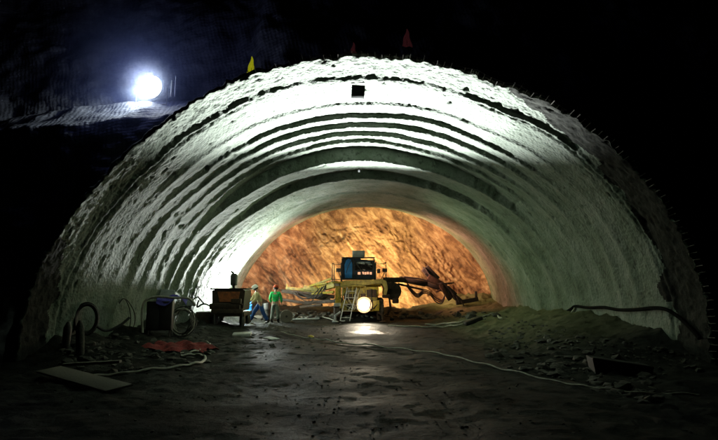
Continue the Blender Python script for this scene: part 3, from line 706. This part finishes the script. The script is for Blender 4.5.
# ------------------------------------------------------------------ people
def skin_mesh(nodes, name, m, parent, sub=2, grow=0.0, smooth=True):
    """nodes: list of (pos, radius or (rx,ry), parent index)"""
    me = bpy.data.meshes.new(name); me.from_pydata([n[0] for n in nodes], [(n[2], i) for i, n in enumerate(nodes) if n[2] is not None], [])
    o = bpy.data.objects.new(name, me); col.objects.link(o)
    md = o.modifiers.new('skin', 'SKIN'); md.use_smooth_shade = True; md.branch_smoothing = .4
    for i, n in enumerate(nodes):
        r_ = n[1] if isinstance(n[1], tuple) else (n[1], n[1])
        me.skin_vertices[0].data[i].radius = (r_[0] + grow, r_[1] + grow)
        me.skin_vertices[0].data[i].use_root = (i == 0)
    md2 = o.modifiers.new('sub', 'SUBSURF'); md2.levels = sub; md2.render_levels = sub
    dg = bpy.context.evaluated_depsgraph_get(); dg.update()
    nm = bpy.data.meshes.new_from_object(o.evaluated_get(dg)); nm.name = name
    o.modifiers.clear(); o.data = nm; nm.materials.clear(); nm.materials.append(M[m])
    nm.polygons.foreach_set('use_smooth', [True] * len(nm.polygons))
    o.parent = parent; return o
def person(loc, rz, label, J, shirt, trous, helmet, s=1.0):
    """J: joints in local space, figure faces -Y"""
    t = empty('person', loc, rz, label, 'person'); t.scale = (s, s, s)
    V_ = Vector
    pel, ch, nk, hd = V_(J['pelvis']), V_(J['chest']), V_(J['neck']), V_(J['head'])
    up = (hd - nk).normalized(); fwd = V_(J.get('face', (0, -1, 0)))
    N = [(pel, (.15, .11), None), ((pel + ch) / 2, (.135, .10), 0), (ch, (.165, .115), 1), (nk, .06, 2), (nk + up * .07, .055, 3), (hd - up * .02, (.08, .09), 4), (hd + up * .05, (.078, .09), 5), (hd + up * .10, (.055, .06), 6)]
    N.append((hd + fwd * .085 - up * .01, .018, 5))        # nose
    arms = {}
    for sd in ('l', 'r'):
        S, E, W_ = V_(J['sh' + sd]), V_(J['el' + sd]), V_(J['wr' + sd]); i0 = len(N)
        N += [(S, .062, 2), (E, .043, i0), (W_, .03, i0 + 1)]
        d = (W_ - E).normalized(); pal = W_ + d * .06; N.append((pal, (.036, .018), i0 + 2)); pi_ = i0 + 3
        sidev = d.cross(fwd); sidev = sidev.normalized() if sidev.length > .1 else V_((1, 0, 0)); bend = fwd * .5
        for k in range(4):
            L_ = (.065, .075, .07, .055)[k]; b = pal + d * .035 + sidev * (k - 1.5) * .019; j = len(N)
            N += [(b, .0095, pi_), (b + d * L_ * .5 + bend * .012, .0085, j), (b + d * L_ * .9 + bend * .04, .0075, j + 1)]
        tb = W_ + d * .03 + fwd * .03; j = len(N); N += [(tb, .011, pi_), (tb + d * .04 + fwd * .02, .009, j)]
    for sd in ('l', 'r'):
        H, K, A_ = V_(J['hip' + sd]), V_(J['kn' + sd]), V_(J['an' + sd]); i0 = len(N)
        toe = A_ + V_(J.get('toe', (0, -.16, -.05)))
        N += [(H, .095, 0), (K, .058, i0), (A_, .042, i0 + 1), (toe, (.04, .03), i0 + 2)]
    body = skin_mesh(N, 'body', 'skin', t)
    a = [(pel - (ch - pel) * .12, (.185, .14), None), ((pel + ch) / 2, (.175, .13), 0), (ch, (.195, .14), 1), (nk - (nk - ch) * .15, .07, 2)]
    for sd in ('l', 'r'):
        S, E, W_ = V_(J['sh' + sd]), V_(J['el' + sd]), V_(J['wr' + sd]); i0 = len(a)
        a += [(S, .086, 2), (E, .066, i0), (E + (W_ - E) * .85, .055, i0 + 1)]
    skin_mesh(a, 'shirt', shirt, t)
    a = [(pel + (ch - pel) * .12, (.155, .12), None), (pel, (.165, .125), 0)]
    for sd in ('l', 'r'):
        H, K, A_ = V_(J['hip' + sd]), V_(J['kn' + sd]), V_(J['an' + sd]); i0 = len(a)
        a += [(H, .115, 1), (K, .09, i0), (K + (A_ - K) * .85, .08, i0 + 1)]
    skin_mesh(a, 'trousers', trous, t)
    for sd in ('l', 'r'):
        A_ = V_(J['an' + sd]); toe = A_ + V_(J.get('toe', (0, -.16, -.05)))
        skin_mesh([(A_ + V_((0, 0, .14)), .056, None), (A_, .054, 0), (toe, (.052, .042), 1)], 'boot', 'boot', t)
    # hair and helmet
    q = up.to_track_quat('Z', 'Y').to_matrix()
    mb = MB(); pr = [(.10, -.05), (.104, 0), (.1, .05), (.08, .1), (.02, .125)]; mb.lathe(pr, (0, 0, 0), 'z', 20)
    mb.v = [tuple(hd + q @ Vector(v) - fwd * .012) for v in mb.v]; mb.build('hair', 'hair', t)
    mb = MB(); pr = [(.135, .015), (.15, .02), (.125, .035), (.122, .08), (.1, .13), (.06, .155), (.015, .162)]; mb.lathe(pr, (0, 0, 0), 'z', 24)
    mb.v = [tuple(hd + q @ Vector((v[0], v[1] * 1.12, v[2] + .01))) for v in mb.v]; mb.build('helmet', helmet, t)
    for sg in (-1, 1):
        e = hd + fwd * .082 + fwd.cross(up).normalized() * .032 * sg + up * .02
        MB().stone(e, .011, 1, 2, 1).build('eye', 'hair', t)
    return t
stand = dict(pelvis=(0, 0, .95), chest=(0, .0, 1.27), neck=(0, .0, 1.47), head=(0, -.03, 1.6), shl=(-.19, 0, 1.4),
             shr=(.19, 0, 1.4), ell=(-.27, -.02, 1.12), elr=(.27, -.02, 1.12), wrl=(-.25, -.16, .92), wrr=(.25, -.16, .92),
             hipl=(-.1, 0, .88), hipr=(.1, 0, .88), knl=(-.13, -.02, .48), knr=(.13, -.02, .48), anl=(-.15, .03, .09), anr=(.16, .03, .09))
p = g(275, 323)
person((p.x, p.y, p.z), R(172), 'standing worker in green shirt, grey trousers and orange helmet, back to the camera', stand, 'green', 'gtrous', 'helmet_o', 1.0)
bent = dict(pelvis=(0, .05, .9), chest=(.0, -.05, 1.22), neck=(0, -.11, 1.4), head=(0, -.17, 1.51), face=(0, -.9, -.4), shl=(-.19, -.14, 1.3), shr=(.19, -.14, 1.3),
            ell=(-.25, -.26, 1.04), elr=(.25, -.2, 1.03), wrl=(-.2, -.45, .9), wrr=(.22, -.4, .86),
            hipl=(-.1, .05, .84), hipr=(.1, .05, .84), knl=(-.14, -.2, .47), knr=(.14, .16, .47), anl=(-.16, -.34, .09), anr=(.16, .40, .09))
p = g(258.5, 324)
person((p.x, p.y, p.z), R(-68), 'worker in khaki shirt, blue trousers and white helmet, legs apart in mid-stride beside the pump', bent, 'beige', 'jeans', 'helmet_w', 1.06)

# barrels and reel near the workers
def barrel(px, py, r, h, m, name, label):
    p = g(px, py); t = empty(name, p, 0, label, 'barrel')
    MB().lathe([(r * .9, 0), (r, .03), (r, h * .32), (r * 1.04, h * .34), (r, h * .36), (r, h * .65), (r * 1.04, h * .67), (r, h * .69), (r, h * .96), (r * .93, h)], (0, 0, 0), 'z', 24).build('drum', m, t)
    MB().lathe([(.03, h), (.05, h + .03), (.02, h + .035)], (r * .4, 0, 0), 'z', 12).build('cap', 'dgrey', t)
barrel(247, 319, .22, .95, 'blue', 'barrel', 'bright blue plastic barrel between the pump and the worker in the khaki shirt')
barrel(266.5, 321.5, .17, .88, 'dgrey', 'barrel', 'dark upright drum between the two workers')
p = g(286, 323)
t = empty('cable_reel', p + Vector((0, .1, .3)), R(12), 'round brown cable reel on the ground right of the green shirted worker', 'reel')
MB().lathe([(.03, -.1), (.29, -.1), (.3, -.08), (.3, -.06), (.1, -.05), (.1, .12), (.29, .13), (.29, .17), (.03, .17)], (0, 0, 0), 'y', 28).build('flange', 'wood', t)
MB().lathe([(.1, -.05), (.21, -.03), (.21, .1), (.1, .12)], (0, 0, 0), 'y', 24).build('wound_cable', 'rubber', t)
MB().lathe([(.0, -.13), (.05, -.12), (.05, -.1)], (0, 0, 0), 'y', 12).build('hub', 'dgrey', t)

# wall flood lamp fixture
t = empty('floodlight', (ll.x, ll.y, GH(ll.x, ll.y)), R(-50), 'small white floodlight on a stand near the left wall behind the pump', 'floodlight')
hz = ll.z - GH(ll.x, ll.y)
MB().box((0, .05, hz), (.3, .08, .24), bev=.02).build('housing', 'dgrey', t); MB().box((0, .0, hz), (.26, .02, .2), bev=.005).build('lens', 'led2', t)
mb = MB(); mb.tube([(0, .05, hz - .1), (0, .05, .4)], .02, 6)
for k in range(3): mb.tube([(0, .05, .6), (.3 * math.cos(k * 2.1), .05 + .3 * math.sin(k * 2.1), 0)], .014, 6)
mb.build('tripod', 'dgrey', t)

# ------------------------------------------------------------------ hoses and cables
def ground_line(name, pix, r, m, label, cat, off=.02, wob=0):
    pts = [g(*q) for q in pix]; pts = smooth_path(pts, 10); out = []
    for i, p in enumerate(pts): out.append((p.x, p.y, GH(p.x, p.y) + r + off + .012 * math.sin(i * .9)))
    o = MB().tube(out, r, 8).build(name, m); return tag(o, label, cat)
ground_line('power_cable', [(281, 333), (300, 338), (322, 341), (345, 345), (385, 349), (430, 354), (470, 363), (510, 373), (560, 385), (600, 391), (645, 396), (700, 398)], .018, 'hose', 'long thin pale cable running across the dark floor to the right', 'cable')
ground_line('hose', [(60, 383), (100, 379), (140, 374), (180, 369), (200, 365), (205, 360), (196, 357), (180, 358)], .03, 'hose', 'pale hose curving over the rubble in front of the red tarpaulin', 'hose')
ground_line('hose', [(180, 356), (196, 353), (203, 350), (210, 346), (205, 343)], .025, 'hose', 'short pale hose lying across the red tarpaulin', 'hose')
ground_line('hose', [(425, 326), (445, 325), (460, 323.5), (475, 320), (488, 316.5), (497, 316), (502, 320)], .035, 'hose', 'white hose looping on the floor right of the drilling rig, upper strand', 'hose')
ground_line('hose', [(388, 327), (420, 328), (445, 328), (462, 326), (478, 321), (486, 320)], .03, 'hose', 'white hose lying flat in front of the looped hose right of the rig', 'hose')
ground_line('hose', [(290, 323), (300, 318), (312, 321), (322, 318), (334, 321), (345, 322)], .025, 'hose', 'thin white hose tangled on the floor left of the rig', 'hose')
pts = [wall(*q) for q in ((516, 326), (530, 322), (545, 318), (560, 315.5), (572, 309), (577, 306), (590, 307.5), (605, 307), (620, 309.5), (640, 309), (655, 307.5), (668, 309), (680, 316), (692, 327), (702, 338))]
o = MB().tube(smooth_path(pts, 8), .045, 8).build('wall_cable', 'cable'); tag(o, 'thick black cable slung along the foot of the right wall', 'cable')
pts = [wall(*q) for q in ((577, 305), (574, 311), (566, 317), (552, 321), (540, 322), (525, 326))]
o = MB().tube(smooth_path(pts, 8), .022, 8).build('wall_cable', 'hose'); tag(o, 'thin pale cable branching off the black cable on the right wall', 'cable')

# left wall hoses: coil, loops
pc = wall(81, 318, .15)
t = empty('hose_coil', pc, R(35), 'dark round hose coil hanging on the left wall', 'hose coil')
for k in range(5):
    r0 = .27 + .025 * (k % 3); pts = [(r0 * math.cos(a) * .85, -.03 * k + .01 * math.sin(a * 3), r0 * 1.25 * math.sin(a)) for a in np.linspace(0, 2 * PI, 26)]
    MB().tube(pts, .024, 7, cap=False).build('coil', 'rubber', t)
MB().tube(smooth_path([(.2, -.1, -.15), (.45, -.1, -.3), (.75, -.1, -.2), (1.0, -.05, .0)]), .035, 7).build('hose_tail', 'rubber', t)
pc = wall(119, 318, .12)
for k, (w_, lab) in enumerate(((.34, 'thin cable loop hanging on the left wall, the wider of two'), (.22, 'thin cable loop hanging on the left wall, the narrower of two'))):
    pts = [(w_ * math.sin(a) * (1 - .35 * math.cos(a) ** 2), -.03 * k, .62 * math.cos(a) - .05) for a in np.linspace(0, 2 * PI, 34)]
    o = MB().tube(pts, .014, 6, cap=False).build('cable_loop', 'rubber' if k else 'dustyrub', loc=pc); o.rotation_euler = (0, 0, R(30)); tag(o, lab, 'cable', 'cable loops on the left wall')
for i, (px, py, hh, lab) in enumerate(((65, 345, .62, 'dull grey cylinder standing at the left wall left of the hose coil'), (80, 350, .75, 'pale slim post leaning under the hose coil'))):
    p = g(px, py + 6); o = MB().lathe([(.07, 0), (.085, .03), (.085, hh * .8), (.05, hh * .93), (.03, hh)], (0, 0, 0), 'z', 16).build('gas_cylinder' if i == 0 else 'post', 'dgrey' if i == 0 else 'rubble', loc=p)
    o.rotation_euler = (0, R(3 - 7 * i), 0); tag(o, lab, 'cylinder' if i == 0 else 'post')
# black cabinet with hose arch
p = g(158, 338)
t = empty('cabinet', p, R(14), 'black electric cabinet on legs draped by a blue cloth at the left wall', 'cabinet')
MB().box((0, .3, .62), (.72, .55, .84), bev=.025).build('case', 'plate', t)
MB().box((-.17, .015, .62), (.32, .02, .76), bev=.008).build('door', 'plate', t); MB().box((.18, .015, .62), (.32, .02, .76), bev=.008).build('door', 'plate', t)
for sx in (-.3, .3):
    for yy in (.08, .52): MB().tube([(sx, yy, 0), (sx, yy, .25)], .025, 6).build('leg', 'dgrey', t)
MB().tube(smooth_path([(-.42, -.05, .15), (-.46, -.05, .8), (-.36, -.05, 1.08), (-.05, -.05, 1.18), (.4, -.03, 1.14), (.8, .0, 1.12), (1.0, .0, .9)]), .035, 8).build('supply_hose', 'hose', t)
pa = p
vs = []; n = 16; m_ = 8
for i in range(n):
    for j in range(m_):
        u = i / (n - 1); v = j / (m_ - 1); x = -.1 + u * .85; y = -.02 + v * .5
        z = 1.12 + .05 * math.sin(u * 9 + v * 4) + .03 * math.cos(v * 8) - (.28 * (1 - v * 3) * (.6 + .5 * math.sin(u * 7)) if v < .3 else 0) + .04 * math.sin(u * 3)
        vs.append((x, y - (.03 if v < .15 else 0), z))
fs = [(i * m_ + j, (i + 1) * m_ + j, (i + 1) * m_ + j + 1, i * m_ + j + 1) for i in range(n - 1) for j in range(m_ - 1)]
o = MB().add(vs, fs, True).build('cloth', 'purple', loc=p); o.rotation_euler = (0, 0, R(14)); tag(o, 'crumpled blue violet cloth on top of the black cabinet', 'cloth')
# wire coil heap to the right of the cabinet
p = g(182, 338)
t = empty('wire_tangle', p, 0, 'tangled heap of pale wire hose right of the black cabinet', 'wire')
for k in range(11):
    r0 = random.uniform(.25, .42); tx, tz, ph = random.uniform(-.5, .5), random.uniform(-.6, .6), random.uniform(0, 6)
    E = Euler((R(90) + tx, 0, tz)).to_matrix()
    pts = [E @ Vector((r0 * math.cos(a), r0 * 1.15 * math.sin(a), .04 * math.sin(3 * a + ph))) + Vector((random.uniform(-.01, .01), 0, .5)) for a in np.linspace(0, 2 * PI, 26)]
    MB().tube(pts, .013, 6, cap=False).build('wire', 'hose' if k % 2 else 'dgrey', t)
# pale board behind, small square sign
p = wall(163.5, 300, .1)
o = MB().box((0, 0, 0), (.6, .025, .68), bev=.005).build('notice_board', 'grey', loc=p + Vector((.05, -.25, .05))); o.rotation_euler = (R(-6), R(5), R(18)); tag(o, 'blank pale grey board leaning on the left wall above the black cabinet', 'board')
p = at(190.5, 302.5, 19.6)
t = empty('small_sign', (p.x, p.y, GH(p.x, p.y)), R(5), 'small grey square sign on a post at the edge of the lit wall', 'sign')
zz = p.z - GH(p.x, p.y)
MB().box((0, 0, zz), (.23, .02, .25), bev=.004).build('plate', 'grey', t); MB().tube([(0, .03, 0), (0, .03, zz + .08)], .015, 6).build('post', 'dgrey', t)
# red tarpaulin
p = g(181, 350); n, m_ = 26, 16; vs = []
for i in range(n):
    for j in range(m_):
        u = i / (n - 1) * 2 - 1; v = j / (m_ - 1) * 2 - 1; a = math.atan2(v, u); e = 1 + .15 * math.sin(3 * a + 1) + .08 * math.sin(7 * a)
        x, y = p.x + u * .78 * e, p.y + v * .52 * e
        z = GH(x, y) + .10 + .10 * math.exp(-((u - .2) ** 2 + v ** 2) * 2) + .035 * math.sin(u * 9 + v * 5) + .025 * math.sin(v * 13 - u * 6) - .08 * max(abs(u), abs(v)) ** 4
        vs.append((x, y, z))
fs = [(i * m_ + j, (i + 1) * m_ + j, (i + 1) * m_ + j + 1, i * m_ + j + 1) for i in range(n - 1) for j in range(m_ - 1)]
tag(MB().add(vs, fs, True).build('tarpaulin', 'red'), 'crumpled red tarpaulin lying on the rubble by the left wall', 'tarpaulin')
# white slab, papers, plank
p = g(242, 337)
o = MB().box((0, 0, .08), (.6, .5, .1), bev=.015).build('foam_slab', 'white', loc=p); o.rotation_euler = (R(4), R(-2), R(8)); tag(o, 'white rectangular slab lying on the floor in front of the pump', 'slab')
p = g(271, 340)
o = MB().box((0, 0, .05), (.45, .3, .03), bev=.008).build('paper_sack', 'white', loc=p); o.rotation_euler = (R(3), R(5), R(-38)); tag(o, 'small white sack lying flat in front of the two workers', 'sack')
p = g(311, 338); o = MB().stone((0, 0, .04), .12, 5, 2, .5).build('scrap', 'yellow', loc=p); tag(o, 'small yellow scrap beside the start of the long cable', 'scrap')
a, b = g(48, 378), g(119, 392)
d = b - a; o = MB().box((0, 0, 0), (d.length, .42, .035), bev=.006).build('plank', 'wood', loc=(a + b) / 2 + Vector((0, 0, .1))); o.rotation_euler = (R(6), R(1), math.atan2(d.y, d.x)); tag(o, 'broad weathered plank lying on the floor at lower left', 'plank')
a, b = g(62, 373), g(120, 371)
d = b - a; o = MB().box((0, 0, 0), (d.length, .12, .05), bev=.008).build('plank', 'wood', loc=(a + b) / 2 + Vector((0, 0, .16))); o.rotation_euler = (0, R(-3), math.atan2(d.y, d.x)); tag(o, 'narrow batten lying behind the broad plank at lower left', 'plank')
p = g(622, 373)
t = empty('steel_skip', p, R(-10), 'black open steel box tilted on the floor by the right wall', 'skip')
mb = MB(); mb.prism([(-.5, -.1), (-.56, .28), (.5, .14), (.44, -.1)], -.2, .3); mb.build('tub', 'plate', t); MB().tube([(-.56, -.2, .28), (.5, -.2, .14)], .02, 6).build('rim', 'dgrey', t)
# bits along the rig right
p = g(473, 323.5); o = MB().box((0, 0, .1), (.75, .3, .14), rot=(0, R(-18), R(14)), bev=.03).build('steel_offcut', 'plate', loc=p); tag(o, 'black steel offcut lying under the white hose right of the rig', 'offcut')
# pipes in front of rig on left
p = g(300, 322); o = MB().tube([(-.9, 0, .08), (.9, .3, .12)], .06, 10).build('steel_pipe', 'grey', loc=p); tag(o, 'grey steel pipe lying on the floor between worker and rig', 'pipe')

# ------------------------------------------------------------------ rubble
def rubble(name, n, region, rmin, rmax, seed, mt='rubble', sub=1):
    rr_ = random.Random(seed); mb = MB()
    for k in range(n):
        px, py = region(rr_)
        p = g(px, py); r_ = rmin + (rmax - rmin) * rr_.random() ** 3
        mb.stone((p.x + rr_.uniform(-.1, .1), p.y + rr_.uniform(-.3, .3), p.z + r_ * .08), r_, rr_.randrange(10 ** 6), sub, .75)
    return tag(mb.build(name, mt), 'loose broken stones', 'rubble', kind='stuff')
o = rubble('rubble', 420, lambda q: (q.uniform(60, 215), q.uniform(334, 372)), .02, .15, 3); o['label'] = 'loose broken stones heaped along the foot of the left wall'
o = rubble('rubble', 380, lambda q: (lambda x: (x, 331 + (x - 500) * .28 + q.uniform(-6, 34)))(q.uniform(490, 660)), .03, .17, 4); o['label'] = 'dark broken stones along the foot of the right bank'
o = rubble('rubble', 260, lambda q: (q.uniform(195, 345), q.uniform(319, 350)), .015, .08, 5); o['label'] = 'small pale chips scattered before the pump and workers'
o = rubble('rubble', 260, lambda q: (q.uniform(240, 500), q.uniform(312, 319)), .05, .3, 6, 'rubble'); o['label'] = 'broken rock at the foot of the tunnel face'
o = rubble('rubble', 420, lambda q: (lambda x: (x, 322 + (x - 500) * .2 + q.uniform(-6, 10)))(q.uniform(500, 700)), .015, .09, 14); o['label'] = 'small stones and clods on the green lit bank at right'
o = rubble('rubble', 1500, lambda q: (q.uniform(0, 718), 345 + 95 * q.random() ** 1.3), .006, .03, 8); o['label'] = 'small stones scattered over the dark foreground floor'

# ------------------------------------------------------------------ world: night
w = bpy.data.worlds.new('World'); sc.world = w; w.use_nodes = True
nt = w.node_tree; bg = nt.nodes['Background']
sk = nt.nodes.new('ShaderNodeTexSky'); sk.sky_type = 'NISHITA'; sk.sun_disc = False; sk.sun_elevation = R(-4); sk.sun_rotation = R(180)
nt.links.new(sk.outputs['Color'], bg.inputs['Color']); bg.inputs['Strength'].default_value = .004
sc.view_settings.view_transform = 'Standard'; sc.view_settings.look = 'None'; sc.view_settings.exposure = 0
sc.cycles.use_denoising = True
sc.cycles.sample_clamp_indirect = 8
sc.cycles.max_bounces = 6

# ------------------------------------------------------------------ mist added as scattering volumes for the glare around the flood lamp
def halo(name, c, rad, dens, color):
    mb = bmesh.new(); bmesh.ops.create_icosphere(mb, subdivisions=4, radius=rad); me = bpy.data.meshes.new(name); mb.to_mesh(me); mb.free()
    m = bpy.data.materials.new(name); m.use_nodes = True; nt = m.node_tree; nt.nodes.clear(); N = nt.nodes.new; L = nt.links.new
    out = N('ShaderNodeOutputMaterial'); v = N('ShaderNodeVolumeScatter'); v.inputs['Color'].default_value = (*color, 1); v.inputs['Anisotropy'].default_value = .3
    tc = N('ShaderNodeTexCoord'); ln = N('ShaderNodeVectorMath'); ln.operation = 'LENGTH'; L(tc.outputs['Object'], ln.inputs[0])
    mr = N('ShaderNodeMapRange'); mr.interpolation_type = 'SMOOTHSTEP'; L(ln.outputs['Value'], mr.inputs['Value']); mr.inputs['From Min'].default_value = 0; mr.inputs['From Max'].default_value = rad
    mr.inputs['To Min'].default_value = dens; mr.inputs['To Max'].default_value = 0; L(mr.outputs[0], v.inputs['Density']); L(v.outputs[0], out.inputs['Volume'])
    me.materials.append(m); o = bpy.data.objects.new(name, me); col.objects.link(o); o.location = c
    return tag(o, 'faint bluish added mist around the glaring floodlight', 'halo', kind='stuff')
halo('halo', LP, 2.8, .07, (.35, .45, 1))
o = halo('halo', LP + Vector((0, -.05, 0)), .95, .35, (.75, .85, 1)); o['label'] = 'denser white added mist close round the lens of the glaring floodlight'
sc.cycles.volume_step_rate = 2; sc.cycles.volume_max_steps = 64
